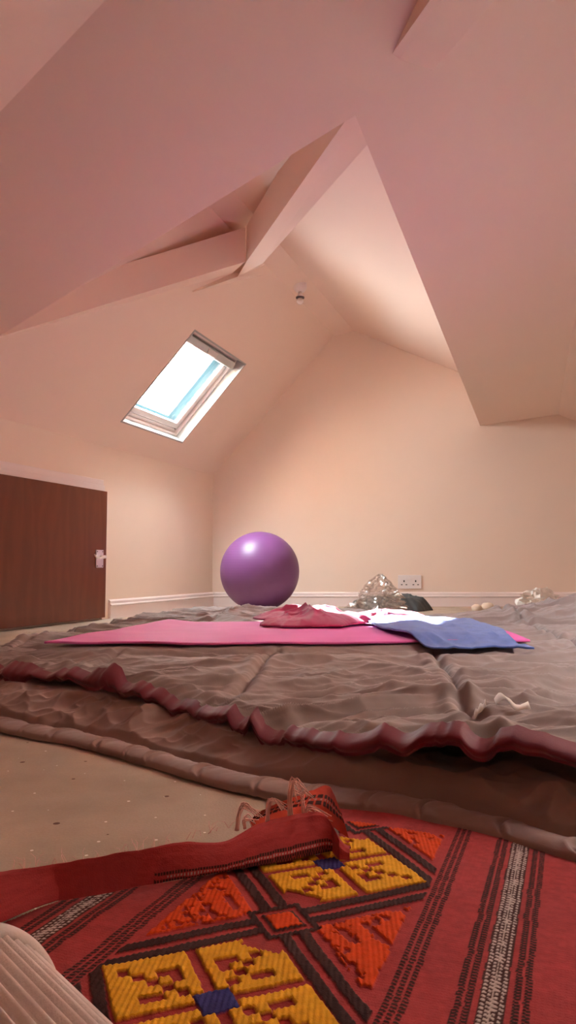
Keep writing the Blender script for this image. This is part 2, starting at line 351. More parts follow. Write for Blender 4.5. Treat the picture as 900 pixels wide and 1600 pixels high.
# ---------------------------------------------------------------- small door
# position along the left wall from pixel column
nW = np.cross(av, UP)
if nW[0] < 0: nW = -nW
wl = lambda x, y, off=0: hit(x, y, nW, b0 + nW * off)
dr = wl(165.5, 900, .05); sR = np.dot(dr - b0, av)
fr = wl(170, 900); sF = np.dot(fr - b0, av)
skirt('baseboard_left', b0 + av * (sF + .0), b0, nW, 'white moulded skirting board right of the brown door')
ztop = wl(167, 768, .05)[2]; DW = 1.3
def WL(s, off, z): return b0 + av * s + nW * off + UP * z
door = empty('door_1', WL(sR - DW / 2, .05, 0)); struct(door, 'low dark brown veneered door with a chrome lever handle')
leaf = MB().hexa([WL(sR - DW, .012, .018), WL(sR, .012, .018), WL(sR, .05, .018), WL(sR - DW, .05, .018), WL(sR - DW, .012, ztop), WL(sR, .012, ztop), WL(sR, .05, ztop), WL(sR - DW, .05, ztop)])
under(leaf.obj('door_leaf', WOOD, bevel=.002), door)
zt2 = wl(100, 742)[2]
mb = MB()
mb.hexa([WL(sR - DW, 0, ztop - .01), WL(sR + .01, 0, ztop - .01), WL(sR + .01, .022, ztop - .01), WL(sR - DW, .022, ztop - .01)] + [WL(sR - DW, 0, ztop + .045), WL(sR + .01, 0, ztop + .045), WL(sR + .01, .022, ztop + .045), WL(sR - DW, .022, ztop + .045)])
mb.hexa([WL(sR - DW, 0, ztop + .045), WL(sR + .01, 0, ztop + .045), WL(sR + .01, .012, ztop + .045), WL(sR - DW, .012, ztop + .045)] + [WL(sR - DW, 0, ztop + .085), WL(sR + .01, 0, ztop + .085), WL(sR + .01, .012, ztop + .085), WL(sR - DW, .012, ztop + .085)])
mb.hexa([WL(sR + .002, 0, 0), WL(sR + .022, 0, 0), WL(sR + .022, .022, 0), WL(sR + .002, .022, 0)] + [WL(sR + .002, 0, ztop + .01), WL(sR + .022, 0, ztop + .01), WL(sR + .022, .022, ztop + .01), WL(sR + .002, .022, ztop + .01)])
under(mb.obj('door_frame', GLOSSW, bevel=.003), door)
pA = wl(149.3, 859, .05); pB = wl(160, 887, .05); s0, s1 = np.dot(pA - b0, av), np.dot(pB - b0, av); z0, z1 = pB[2], pA[2]
hd = under(MB().hexa([WL(s0, .05, z0), WL(s1, .05, z0), WL(s1, .058, z0), WL(s0, .058, z0), WL(s0, .05, z1), WL(s1, .05, z1), WL(s1, .058, z1), WL(s0, .058, z1)]).obj('handle', METAL, bevel=.002), door)
tag(hd, 'chrome lever handle on a rectangular plate')
sm = (s0 + s1) / 2 + .012; zm = wl(158, 870, .07)[2]
pts = [WL(sm, .058, zm), WL(sm, .095, zm), WL(sm - .012, .104, zm), WL(sm - .05, .104, zm - .006), WL(sm - .085, .104, zm - .012), WL(sm - .115, .104, zm - .006), WL(sm - .135, .104, zm + .006), WL(sm - .142, .102, zm + .016)]
lv = MB().tube(pts, [.012, .011, .010, .009, .008, .007, .006, .004], 12)
lo = lv.obj('lever', METAL, smooth=True); lo.parent = hd; pass
for zz in (z0 + .012, z1 - .012):
    for ss in (s0 + .012, s1 - .012):
        so = MB().tube([WL(ss, .057, zz), WL(ss, .060, zz)], .004, 10).obj('screw', DARK); so.parent = hd; pass
# ---------------------------------------------------------------- double socket
sa, sb = FW(622, 920), FW(658, 898.5); sx0, sx1, sz0, sz1 = sa[0], sb[0], sa[2], sb[2]; sw, sh = sx1 - sx0, sz1 - sz0
sock = empty('wall_socket', (sx0 + sw / 2, YW, sz0)); tag(sock, 'white double power socket on the far wall just above the skirting', 'socket')
under(MB().box((sx0 + sw / 2, YW - .007, sz0 + sh / 2), (sw / 2, 0, 0), (0, .007, 0), (0, 0, sh / 2)).obj('face_plate', PLASTW, bevel=.004), sock)
for cx in (.25, .75):
    x = sx0 + sw * cx
    for dx, fz, hx, hz in ((0, .56, .006, .009), (-.022, .30, .008, .004), (.022, .30, .008, .004)):
        under(MB().box((x + dx, YW - .0145, sz0 + sh * fz), (hx, 0, 0), (0, .001, 0), (0, 0, hz)).obj('pin_hole', DARK), sock)
    under(MB().box((sx0 + sw * (.42 if cx < .5 else .58), YW - .017, sz0 + sh * .76), (.012, 0, 0), (0, .004, 0), (0, 0, .014)).obj('switch', PLASTW, bevel=.002), sock)
for cx in (.08, .92):
    under(MB().tube([(sx0 + sw * cx, YW - .013, sz0 + sh / 2), (sx0 + sw * cx, YW - .0155, sz0 + sh / 2)], .005, 12).obj('screw', METAL), sock)
# ---------------------------------------------------------------- bare lamp holder
nS = np.cross(av, rR - sL); lp = hit(469, 446, nS, rR)
lamp = empty('lamp_holder', lp); tag(lamp, 'bare white ceiling lamp holder with a small bulb near the ridge', 'light fitting')
def lathe(prof, n=32):
    mb = MB(); P = [(r * math.cos(2 * math.pi * j / n), r * math.sin(2 * math.pi * j / n), z) for r, z in prof for j in range(n)]
    return mb.add(P, grid_faces(n, len(prof), True) + [tuple(range(n)), tuple(range((len(prof) - 1) * n, len(prof) * n))])
lathe([(.020, .03), (.052, .02), (.053, -.022), (.048, -.034), (.036, -.050), (.024, -.054)]).obj('ceiling_rose', PLASTW, lamp, True)
lathe([(.015, -.05), (.015, -.072), (.021, -.076), (.023, -.088), (.023, -.094)]).obj('holder', PLASTW, lamp, True)
lathe([(.024, -.094), (.034, -.097), (.034, -.106), (.024, -.109)]).obj('shade_ring', RUBBER, lamp, True)
lathe([(.014, -.104), (.024, -.115), (.029, -.128), (.026, -.143), (.015, -.153), (.004, -.156)]).obj('bulb', BULB, lamp, True)
# ---------------------------------------------------------------- exercise ball
bt = 6.3; br = .337; bc = np.array([(406 - 450) / F * bt, bt, br])
ball = empty('exercise_ball', (bc[0], bc[1], 0)); tag(ball, 'large purple exercise ball resting on the floor in the far corner', 'ball')
n, mrows = 96, 48
P = [(br * math.sin(math.pi * i / mrows) * math.cos(2 * math.pi * j / n), br * math.sin(math.pi * i / mrows) * math.sin(2 * math.pi * j / n), br * math.cos(math.pi * i / mrows) + br) for i in range(mrows + 1) for j in range(n)]
bo = mk('ball_skin', P, grid_faces(n, mrows + 1, True), BALL, ball, True, weld=True)
dd = np.array([.75, .55, .1]); dd /= np.linalg.norm(dd); pp = np.array([0, 0, br]) + dd * (br - .004)
MB().tube([pp, pp + dd * .008], [.013, .011], 16).obj('valve_plug', PLASTW, ball)

# ---------------------------------------------------------------- curves in plan
def cr(pts, n):
    """sample a Catmull-Rom curve through pts by chord length"""
    p = np.array(pts, float); d = np.r_[0, np.cumsum(np.linalg.norm(np.diff(p, axis=0), axis=1))]; s = np.linspace(0, d[-1], n)
    P = np.vstack([2 * p[0] - p[1], p, 2 * p[-1] - p[-2]]); o = []
    for x in s:
        i = min(max(np.searchsorted(d, x) - 1, 0), len(p) - 2); t = (x - d[i]) / (d[i + 1] - d[i]); a, b, c, e = P[i:i + 4]
        o.append(.5 * (2 * b + (c - a) * t + (2 * a - 5 * b + 4 * c - e) * t * t + (3 * b - a - 3 * c + e) * t ** 3))
    return np.array(o)
pz = lambda lst, z: [tuple(atz(x, y, z)[:2]) for x, y in lst]
MZ = .140   # top of the bedding under the mat
# ---- lower duvet ------------------------------------------------
Gp = [(-1.15, 2.18)] + pz([(0, 1146), (111, 1168), (222, 1199), (333, 1232), (417, 1252), (510, 1266), (610, 1279), (750, 1309), (885, 1350), (1000, 1380)], 0) + [(.75, .70), (1.1, .55)]
Fp = [(-1.22, 2.62)] + pz([(0, 1046), (150, 1069), (300, 1098), (480, 1140), (700, 1174), (900, 1199), (1050, 1215)], .085) + [(.80, .88), (1.25, .72)]
def lower_duvet():
    nu, nv = 760, 150
    G = cr(Gp, nu); Fc = cr(Fp, nu)
    # match by arclength fraction of x so that cross lines stay short
    xi = np.linspace(-1.0, 1.05, nu)
    gy = np.interp(xi, G[:, 0], G[:, 1]); fy = np.interp(xi, Fc[:, 0], Fc[:, 1]) + .12
    t = np.linspace(0, 1, nv)[:, None]
    X = np.repeat(xi[None], nv, 0); Y = gy[None] * (1 - t) + fy[None] * t
    gap = (fy - .12)[None] - Y; dist = (Y - gy[None]) * .80          # distance from hem
    s = X * .83 - Y * .55
    X = X + (fbm(X * 9, Y * 9) - .5) * .014; Y = Y + (fbm(X * 9 + 40, Y * 9) - .5) * .014 * sstep(0, .02, dist)
    hemw = .060 + .014 * fbm(s * 5, s * 0 + 3)
    hem = .019 * np.clip(1 - ((dist - hemw * .5) / (hemw * .56)) ** 2, 0, 1) ** .5
    cr_ = np.abs(((s + .012 * np.sin(dist * 60)) * 9.3 + fbm(s * 7, s * 0) * 1.1) % 1 - .5)
    hem = hem * (1 - .30 * np.exp(-((cr_) / .030) ** 2)) + .003 * np.exp(-((cr_ - .09) / .05) ** 2) * (hem > .008) + .004 * (fbm(s * 40, dist * 25) - .5) * (hem > .005)
    body = sstep(hemw - .004, hemw + .018, dist)
    wx = X + .05 * fbm(X * 6, Y * 6); wy = Y + .05 * fbm(X * 6 + 9, Y * 6)
    w = ridge(wx * 5.0 + wy * 3.0, wy * 6.5 - wx * 1.5, 3) * .052 + ridge(wx * 3 - wy * 7 + 5, wx * 8 + wy * 5, 2) * .020 + (fbm(X * 60, Y * 60) - .5) * .0016
    Z = hem + body * (.006 + .032 * np.clip((dist - hemw) / np.maximum((fy - .12 - gy)[None] * .80 - hemw, .03), 0, 1) + w * (.45 + .55 * sstep(hemw, hemw + .10, dist)))
    Z = Z * sstep(-.001, .006, dist + .0015)
    cap = .086 - .016 * sstep(.10, .02, gap); Z = np.where(Z > cap - .02, cap - .02 + .02 * np.tanh((Z - cap + .02) / .02), Z)
    V = np.stack([X, Y, Z + .001], -1).reshape(-1, 3)
    return fast_mesh('duvet', V, gridQ(nu, nv), BROWN)
ld = lower_duvet(); tag(ld, 'brown duvet spread lowest at the front, with a padded stitched hem', 'duvet')
# ---- upper duvet ------------------------------------------------
Bp = [(-1.25, 2.80), (-1.0, 3.0), (-.86, 3.4), (-.72, 4.2), (-.45, 4.75), (0, 4.85), (.45, 4.6), (.75, 4.1), (1.1, 4.25), (1.5, 4.5), (2.2, 4.7), (3.0, 4.8)]
matc = [np.array(p) for p in ((-.757, 2.32), (.79, 2.43), (.83, 3.28), (-.506, 3.15))]
def inside_mat(X, Y, m):
    d = np.full(X.shape, 9.0)
    for i in range(4):
        a, b = matc[i], matc[(i + 1) % 4]; e = (b - a) / np.linalg.norm(b - a); d = np.minimum(d, (X - a[0]) * -e[1] + (Y - a[1]) * e[0])
    return sstep(-m, m * .3, d)
FX = [p[0] for p in Fp]
def upper_z(X, Y, fy, by):
    d = (Y - fy) * .82; db = (by - Y)
    s = X * .86 - Y * .5
    wx = X + .07 * fbm(X * 4, Y * 4); wy = Y + .07 * fbm(X * 4 + 9, Y * 4)
    r1 = ridge(wx * 2.2 + wy * 1.4, wy * 7.0 - wx * 1.0, 3)
    r2 = ridge(wx * 3.4 - wy * 1.5 + 5, wx * 2 + wy * 12, 2)
    amp = .55 + .45 * sstep(2.2, 1.2, Y)
    Z = .092 + .016 * sstep(0.0, .5, d) + (r1 - .35) * .066 * amp + (r2 - .35) * .024 * amp + (fbm(X * 22, Y * 30, 3) - .5) * .005
    Z = Z + (ridge(wx * 2.6 + wy * 2 + 3, wy * 20 - wx * 3, 2) - .35) * .013 * amp
    # stitched channels
    q1 = np.abs(((X - Y * .13) * 2.05 + .15 + .06 * fbm(Y * 5, X * 0)) % 1 - .5)
    q2 = np.abs((Y + .20 * X - 1.98 + .03 * fbm(X * 6, Y * 0 + 4)) / .62 % 1 - .5)
    Z = Z - .016 * np.exp(-(q1 / .022) ** 2) * sstep(.08, .2, d) - .012 * np.exp(-(q2 / .03) ** 2) * sstep(.1, .25, d)
    Z = Z + .006 * np.exp(-((q1 - .06) / .03) ** 2)
    # rolled front edge
    Z = Z * sstep(-.03, .03, d) ** .5 if False else Z - .006 * (1 - sstep(0, .055, d)) + .008 * np.exp(-((d - .05) / .025) ** 2)
    # raised rumples at the far right and behind the mat
    Z = Z + .10 * np.exp(-(((X - 1.45) / .42) ** 2 + ((Y - 3.75) / .42) ** 2)) * (.35 + ridge(X * 4, Y * 5 + 3, 2))
    Z = Z + .05 * np.exp(-(((X + .28) / .32) ** 2 + ((Y - 3.95) / .45) ** 2)) * (.3 + ridge(X * 5, Y * 6 + 8, 2))
    m = inside_mat(X, Y, .07)
    Z = Z * (1 - m) + (MZ - .014) * m
    Z = Z * sstep(-.002, .07, db)
    lx = X + 1.16 - (Y - 2.3) * .22                      # left end falls away
    Z = Z * sstep(-.01, .06, lx)
    return Z
def upper_duvet():
    nu, nv = 700, 560
    Fc = cr(Fp, 800); B = cr(Bp, 800); u = np.linspace(0, 1, nu)
    fx = -1.16 + (1.24 + 1.16) * u; fyv = np.interp(fx, Fc[:, 0], Fc[:, 1]); bx = -1.2 + 4.2 * u
    byv = np.interp(bx, B[:, 0], B[:, 1])
    t = (np.linspace(0, 1, nv) ** 1.5)[:, None]
    X = fx[None] * (1 - t) + bx[None] * t; Y = fyv[None] * (1 - t) + byv[None] * t
    fyy = np.interp(X, Fc[:, 0], Fc[:, 1], right=.7); byy = np.interp(X, B[:, 0], B[:, 1])
    Y = Y + (fbm(X * 8, Y * 8) - .5) * .05 * np.exp(-((Y - fyy) / .2) ** 2)
    Z = upper_z(X, Y, fyy, byy)
    V = np.stack([X, Y, Z], -1)
    root = fast_mesh('duvet', V.reshape(-1, 3), gridQ(nu, nv), TAUPE)
    # wine red lining showing below the front edge
    E0_ = V[0]; nvl = 26; L_ = []
    for j in range(nvl):
        q = j / (nvl - 1); sx = E0_[:, 0] * 11
        wob = fbm(sx, sx * 0 + 2, 3) - .5; bulge = math.sin(math.pi * min(1, q * 1.15)) * .020
        peak = np.maximum(0, fbm(E0_[:, 0] * 7, E0_[:, 0] * 0 + 7) - .60) * .16
        x = E0_[:, 0] - (.028 * q + bulge) * .5 + .008 * (fbm(sx * 2, q * 3 + sx * 0) - .5); y = E0_[:, 1] + .006 - (.030 * q + bulge + wob * .014) * .85
        z = np.maximum(E0_[:, 2] + .006 + peak * (1 - q) - .030 * q + .012 * wob * (1 - q), .012)
        L_.append(np.stack([x, y, z], -1))
    lo = fast_mesh('lining', np.array(L_).reshape(-1, 3), gridQ(nu, nvl), WINE, root); tag(lo, 'wine red lining turned out along the front edge')
    return root, V
ud, UV = upper_duvet(); tag(ud, 'grey-taupe stitched duvet lying on top, edged with wine red lining, under the pink mat', 'duvet')
def uz(x, y):
    d = (UV[..., 0] - x) ** 2 + (UV[..., 1] - y) ** 2; return UV[..., 2].ravel()[d.argmin()]
# care labels
def ribbon(name, px, m, parent, wd=.02, lift=.012):
    pts = [];
    for x, y in px:
        p = atz(x, y, .11); p[2] = uz(p[0], p[1]) + .009; pts.append(p)
    pts = np.array(pts); c = cr(pts, 14); mb = MB(); V = []
    for i, p in enumerate(c):
        h = lift * math.sin(math.pi * i / 13 * 1.6) ** 2
        V += [p + np.array([0, 0, h]), p + np.array([.004, wd, h + .006 + .004 * math.sin(i)]), p + np.array([.004, wd, h + .0045 + .004 * math.sin(i)]), p + np.array([0, 0, h - .0015])]
    f = [(4 * i + a, 4 * i + (a + 1) % 4, 4 * i + 4 + (a + 1) % 4, 4 * i + 4 + a) for i in range(13) for a in range(4)] + [(0, 1, 2, 3), (52, 53, 54, 55)]
    return mk(name, V, f, m, parent, True)
tag(ribbon('care_label', [(742, 1119), (750, 1119), (760, 1120)], TAG, ud, .022, .003), 'small square white label')
tag(ribbon('care_label', [(775, 1113), (790, 1118), (808, 1126), (830, 1130)], TAG, ud, .026, .006), 'long folded white label')
# ---------------------------------------------------------------- pink mat
nu, nv = 160, 70
U, Vv = np.meshgrid(np.linspace(0, 1, nu), np.linspace(0, 1, nv))
def bil(q, u, v): return ((q[0][k] * (1 - u) + q[1][k] * u) * (1 - v) + (q[3][k] * (1 - u) + q[2][k] * u) * v for k in (0, 1))
mx_, my_ = bil(matc, U, Vv); mx_ = mx_ + .02 * (fbm(Vv * 5, U * 0 + 1) - .5) * (1 - U); my_ = my_ + .05 * (fbm(U * 7, Vv * 0) - .5) * (1 - Vv) + .03 * (fbm(U * 5, Vv * 0 + 7) - .5) * Vv
mz_ = MZ + .012 * (fbm(U * 6, Vv * 4, 2) - .5) + .010 * (1 - sstep(0, .1, U))
top = np.stack([mx_, my_, mz_], -1).reshape(-1, 3); bot = top - [0, 0, .007]; q = gridQ(nu, nv); n_ = nu * nv
ring = np.r_[np.arange(nu), np.arange(1, nv) * nu + nu - 1, (nv - 1) * nu + np.arange(nu - 2, -1, -1), np.arange(nv - 2, 0, -1) * nu]
side = np.stack([ring, ring + n_, np.roll(ring, -1) + n_, np.roll(ring, -1)], 1)
mt = fast_mesh('yoga_mat', np.vstack([top, bot]), np.vstack([q, q[:, ::-1] + n_, side]), MATP)
tag(mt, 'bright pink exercise mat unrolled across the taupe duvet', 'mat')
# ---------------------------------------------------------------- loose cloths
def cloth(name, outline, m, zb, hfun, nr=70, na=260, wob=.02, thick=.006):
    c = np.mean(outline, 0); o = cr([*outline, outline[0]], na + 1)[:-1] - c
    rr = np.linspace(0, 1, nr)[:, None]
    th = np.linspace(0, 2 * math.pi, na, endpoint=False)[None]
    k_ = 1 + wob * 2 * (fbm(np.cos(th) * 4 + 9, np.sin(th) * 4 + 9) - .5)
    X = c[0] + o[None, :, 0] * rr * k_; Y = c[1] + o[None, :, 1] * rr * k_
    Z = zb + hfun(X, Y, rr)
    V = np.concatenate([np.stack([X, Y, Z], -1), np.stack([X[-1:], Y[-1:], Z[-1:] - thick], -1), np.stack([X[::-1], Y[::-1], (Z - thick)[::-1]], -1)])
    V = V.reshape(-1, 3); nrow = 2 * nr + 1
    i, j = np.meshgrid(np.arange(na), np.arange(nrow - 1)); a = (j * na + i).ravel(); b = (j * na + (i + 1) % na).ravel()
    return fast_mesh(name, V, np.stack([a, b, b + na, a + na], 1), m)
tw = [(.33, 3.28), (.33, 2.95), (.34, 2.70), (.40, 2.46), (.44, 2.33), (.52, 2.31), (.60, 2.33), (.68, 2.33), (.755, 2.29), (.73, 2.42), (.75, 2.60), (.76, 2.9), (.72, 3.15), (.56, 3.32)]
to = cloth('bath_towel', tw, TOWEL, MZ + .012, lambda X, Y, r: .004 - .030 * sstep(2.48, 2.34, Y) + ridge(X * 5 + Y * 1.0, Y * 3 - X * 2 + 2, 2) * .024 * (1 - r ** 6 * .6) + (fbm(X * 25, Y * 12) - .5) * .010, wob=.03)
tag(to, 'blue terry towel spread over the right end of the pink mat', 'towel')
ga = [(-.12, 2.86), (-.02, 2.80), (.10, 2.83), (.20, 2.84), (.27, 2.98), (.35, 3.05), (.33, 3.2), (.26, 3.42), (.16, 3.50), (.05, 3.52), (-.08, 3.48), (-.15, 3.3), (-.08, 3.10)]
go = cloth('crumpled_shirt', ga, GARM, MZ + .014, lambda X, Y, r: (1 - r ** 3) * (.018 + ridge(X * 6 + 1, Y * 5, 3) * .056), wob=.16)
tag(go, 'raspberry pink crumpled shirt heaped on the back edge of the mat', 'clothing')
ga2 = [(.34, 3.36), (.46, 3.35), (.60, 3.37), (.64, 3.48), (.56, 3.60), (.40, 3.62), (.31, 3.50)]
g2 = cloth('crumpled_garment', ga2, GARM, MZ + .012, lambda X, Y, r: (1 - r ** 3) * (.010 + ridge(X * 8 + 5, Y * 6, 3) * .030), 50, 200, wob=.14)
tag(g2, 'small pink-red garment tucked between the crumpled shirt and blue towel', 'clothing')
# charcoal jacket heap by the socket
jk = [(.52, 6.30), (.72, 6.18), (.95, 6.16), (1.14, 6.22), (1.24, 6.40), (1.20, 6.58), (1.0, 6.66), (.75, 6.68), (.54, 6.55)]
jo = cloth('folded_jacket', jk, CHARC, .008, lambda X, Y, r: (1 - r ** 5) * (.085 + ridge(X * 5, Y * 6 + 1, 3) * .065), 60, 220, wob=.12)
tag(jo, 'charcoal jacket heaped on the floor below the wall socket', 'jacket')
# clear crumpled plastic bag
def plastic():
    V = []; nr_, na_ = 26, 60
    for i in range(nr_):
        h = i / (nr_ - 1); rad = .20 * (1 - h) ** .75 + .012
        for j in range(na_):
            a = 2 * math.pi * j / na_; k_ = 1 + .55 * (random.random() - .5) + .3 * math.sin(3 * a + h * 5)
            V.append((.70 + .05 * h + rad * k_ * math.cos(a), 5.95 + .5 * rad * k_ * math.sin(a), .012 + h * .30 + random.uniform(-.010, .010) * (i > 0)))
    o = mk('plastic_bag', V, grid_faces(na_, nr_, True), FILM); return o
tag(plastic(), 'clear crumpled plastic bag glinting left of the charcoal jacket', 'bag')
# white crumpled paper bag and two little wool balls
def crumple(name, c, r, m, amp=.25, n=22, sq=(1, 1, 1), seed=1, facet=True):
    rs = np.random.RandomState(seed); V = []
    for i in range(n + 1):
        for j in range(2 * n):
            th = math.pi * i / n; ph = math.pi * j / n; d = np.array([math.sin(th) * math.cos(ph), math.sin(th) * math.sin(ph), math.cos(th)])
            k_ = 1 + amp * (2 * float(ridge(np.array(d[0] * 2 + d[2] + 9 + seed), np.array(d[1] * 2 - d[2] + 5), 3)) - .8)
            V.append(np.array(c) + d * r * k_ * np.array(sq))
    V = np.array(V); V[:, 2] = np.maximum(V[:, 2], c[2] - r * sq[2] * .9)
    return mk(name, V, grid_faces(2 * n, n + 1, True), m, smooth=not facet, weld=True)
pc = atz(845, 950, .14)
pb = crumple('paper_bag', (1.72, 5.05, .150), .110, PAPER, .5, 14, (1.15, .8, .62), 3); tag(pb, 'white crumpled paper bag standing beyond the taupe duvet at right', 'bag')
bx_ = crumple('support_bundle', (1.72, 5.05, .03), .1, BROWN, .3, 14, (1.9, 1.4, .5), 8, False); bx_.name = 'brown_cloth'; tag(bx_, 'brown bundled cloth on the floor under the white paper bag', 'cloth')
for i, (x, y, lb) in enumerate(((745, 951, 'small cream wool ball, left one of the pair near the skirting'), (762, 949, 'small cream wool ball, slightly larger right one of the pair near the skirting'))):
    p = atz(x, 956, 0); tt = p[1]; r = (.034, .042)[i]
    o = crumple('wool_ball', (p[0], tt, r * .9), r, CREAM, .12, 16, (1.3, 1, 1), 5 + i, False); tag(o, lb, 'wool ball')
# ---------------------------------------------------------------- kilim rug
vd = vdir(893, 885); vd[2] = 0; vd /= np.linalg.norm(vd); vd = vd[:2]; ud_ = np.array([vd[1], -vd[0]])
cRED = np.array([.36, .046, .048]); cDK = np.array([.050, .018, .016]); cYE = np.array([.72, .36, .018]); cOR = np.array([.62, .060, .008]); cBL = np.array([.035, .03, .16]); cWH = np.array([.56, .46, .42])
BM = ['YYYYYYY.YYYYYYY', 'Y.YYYYY.YYYYY.Y', 'YY.Y..Y.Y..Y.YY', 'YYY.Y.Y.Y.Y.YYY', 'YYYY.YY.YY.YYYY', 'YY..Y.Y.Y.Y..YY', 'YYYYYY...YYYYYY', '.......B.......', 'YYYYYY...YYYYYY', 'YY..Y.Y.Y.Y..YY', 'YYYY.YY.YY.YYYY', 'YYY.Y.Y.Y.Y.YYY', 'YY.Y..Y.Y..Y.YY', 'Y.YYYYY.YYYYY.Y', 'YYYYYYY.YYYYYYY']
BA = np.array([[{'.': 0, 'Y': 1, 'B': 2}[c] for c in r] for r in BM])
UC = -.292; V1 = .590; PER = .315
def rug_pattern(u, v):
    n = u.shape; du = u - UC; vp = v + .084 * du
    du = du + .0022 * (fbm(v * 60, u * 20) - .5); vp = vp + .003 * (fbm(u * 70 + 5, v * 70) - .5)
    C = np.broadcast_to(cRED, n + (3,)).copy(); H = np.zeros(n)
    C *= (1 + .16 * (fbm(u * 14, v * 220, 2) - .5) + .22 * (fbm(u * 8, v * 8) - .5))[..., None]
    def put(m, c, h=0.0):
        C[m] = c; H[m] = h
    au = np.abs(du)
    vc = vp - (V1 + PER / 2); dvc = np.abs((vc + PER / 2) % PER - PER / 2); dvm = (vp - V1 + PER / 2) % PER - PER / 2
    inner = (au < .128) & (vp < V1 + PER * 1.5)
    m = (au - dvc * .93) / 1.37
    # orange tufted side triangles
    mot = fbm(u * 90, v * 90, 2)
    lat = np.abs(((u + v) * 26) % 1 - .5) < .16
    put(inner & (m > .026) & (au < .118) & (mot > .30) & ~(lat & (mot < .50)), cOR, .0020)
    dk = (np.abs(m) > .0040) & (np.abs(m) < .0165)
    put(inner & dk, cDK, .0012)
    # centre cross block
    li = np.maximum(au, dvc); l1 = au + dvc
    put(inner & (l1 < .044), cDK, .0010); put(inner & (l1 < .034), cRED * .9, 0); put(inner & (l1 < .026), cDK, .0010); put(inner & (l1 < .021), cOR, .0022)
    # yellow hooked medallion
    p = (du + dvm) / math.sqrt(2); q = (du - dvm) / math.sqrt(2); S_ = .087
    gi = np.floor((p + S_) / (2 * S_) * 15).astype(int); gj = np.floor((q + S_) / (2 * S_) * 15).astype(int)
    ok = (gi >= 0) & (gi < 15) & (gj >= 0) & (gj < 15) & inner
    b = np.zeros(n, int); b[ok] = BA[gj[ok], gi[ok]]
    notch = (np.abs(dvm) > .092) & (au < .022)
    put((b == 1) & ~notch, cYE, .0028)
    put(ok & (np.maximum(np.abs(p), np.abs(q)) < .0165), cBL, .0018)
    # side stripes
    def dots(c, w, colour, per=.0062, duty=.62, h=.0006, ph=0, base=None):
        mm = np.abs(au - c) < w
        if base is not None: put(mm, base, 0)
        put(mm & (((v / per + ph + (au - c) * 60) % 1) < duty), colour, h)
    for c in (.134, .1415, .149): dots(c, .0027, cDK, .0055, .72, .0006, c * 900)
    for c in (.191, .1995, .238, .2465): dots(c, .0030, cDK, .0050, .80, .0006, c * 700)
    put((np.abs(au - .2185) < .0115), cDK * 1.3)
    for k_, c in enumerate((.2105, .2155, .2215, .2265)): dots(c, .0015, cWH, .0062, .55, .0006, .5 * (k_ % 2))
    dots(.2185, .0009, cWH * .9, .0062, .9)
    dots(.292, .003, cDK, .007, .6)
    mul = (1 + .30 * (fbm(u * 160, v * 160, 2) - .5))[..., None]
    # wool loops: raised yarn ribs
    H = H + np.where(H > .0009, .0011 * (.5 + .5 * np.sin((u + v * .3) * 1150)) * (.6 + .8 * fbm(u * 250, v * 250, 2)), .0004 * (.5 + .5 * np.sin(v * 1500)) * (.5 + .5 * np.sin(u * 1300)))
    return np.clip(C * mul, 0, 1), H
lipP = pz([(-60, 1462), (0, 1445), (60, 1420), (130, 1399), (250, 1382), (400, 1356), (480, 1341), (548, 1325)], .010)
ridP = pz([(-60, 1368), (0, 1362), (130, 1345), (250, 1324), (340, 1303), (400, 1284), (450, 1272), (500, 1270), (530, 1290)], .050)
lipC = cr(lipP, 400); ridC = cr(ridP, 400)
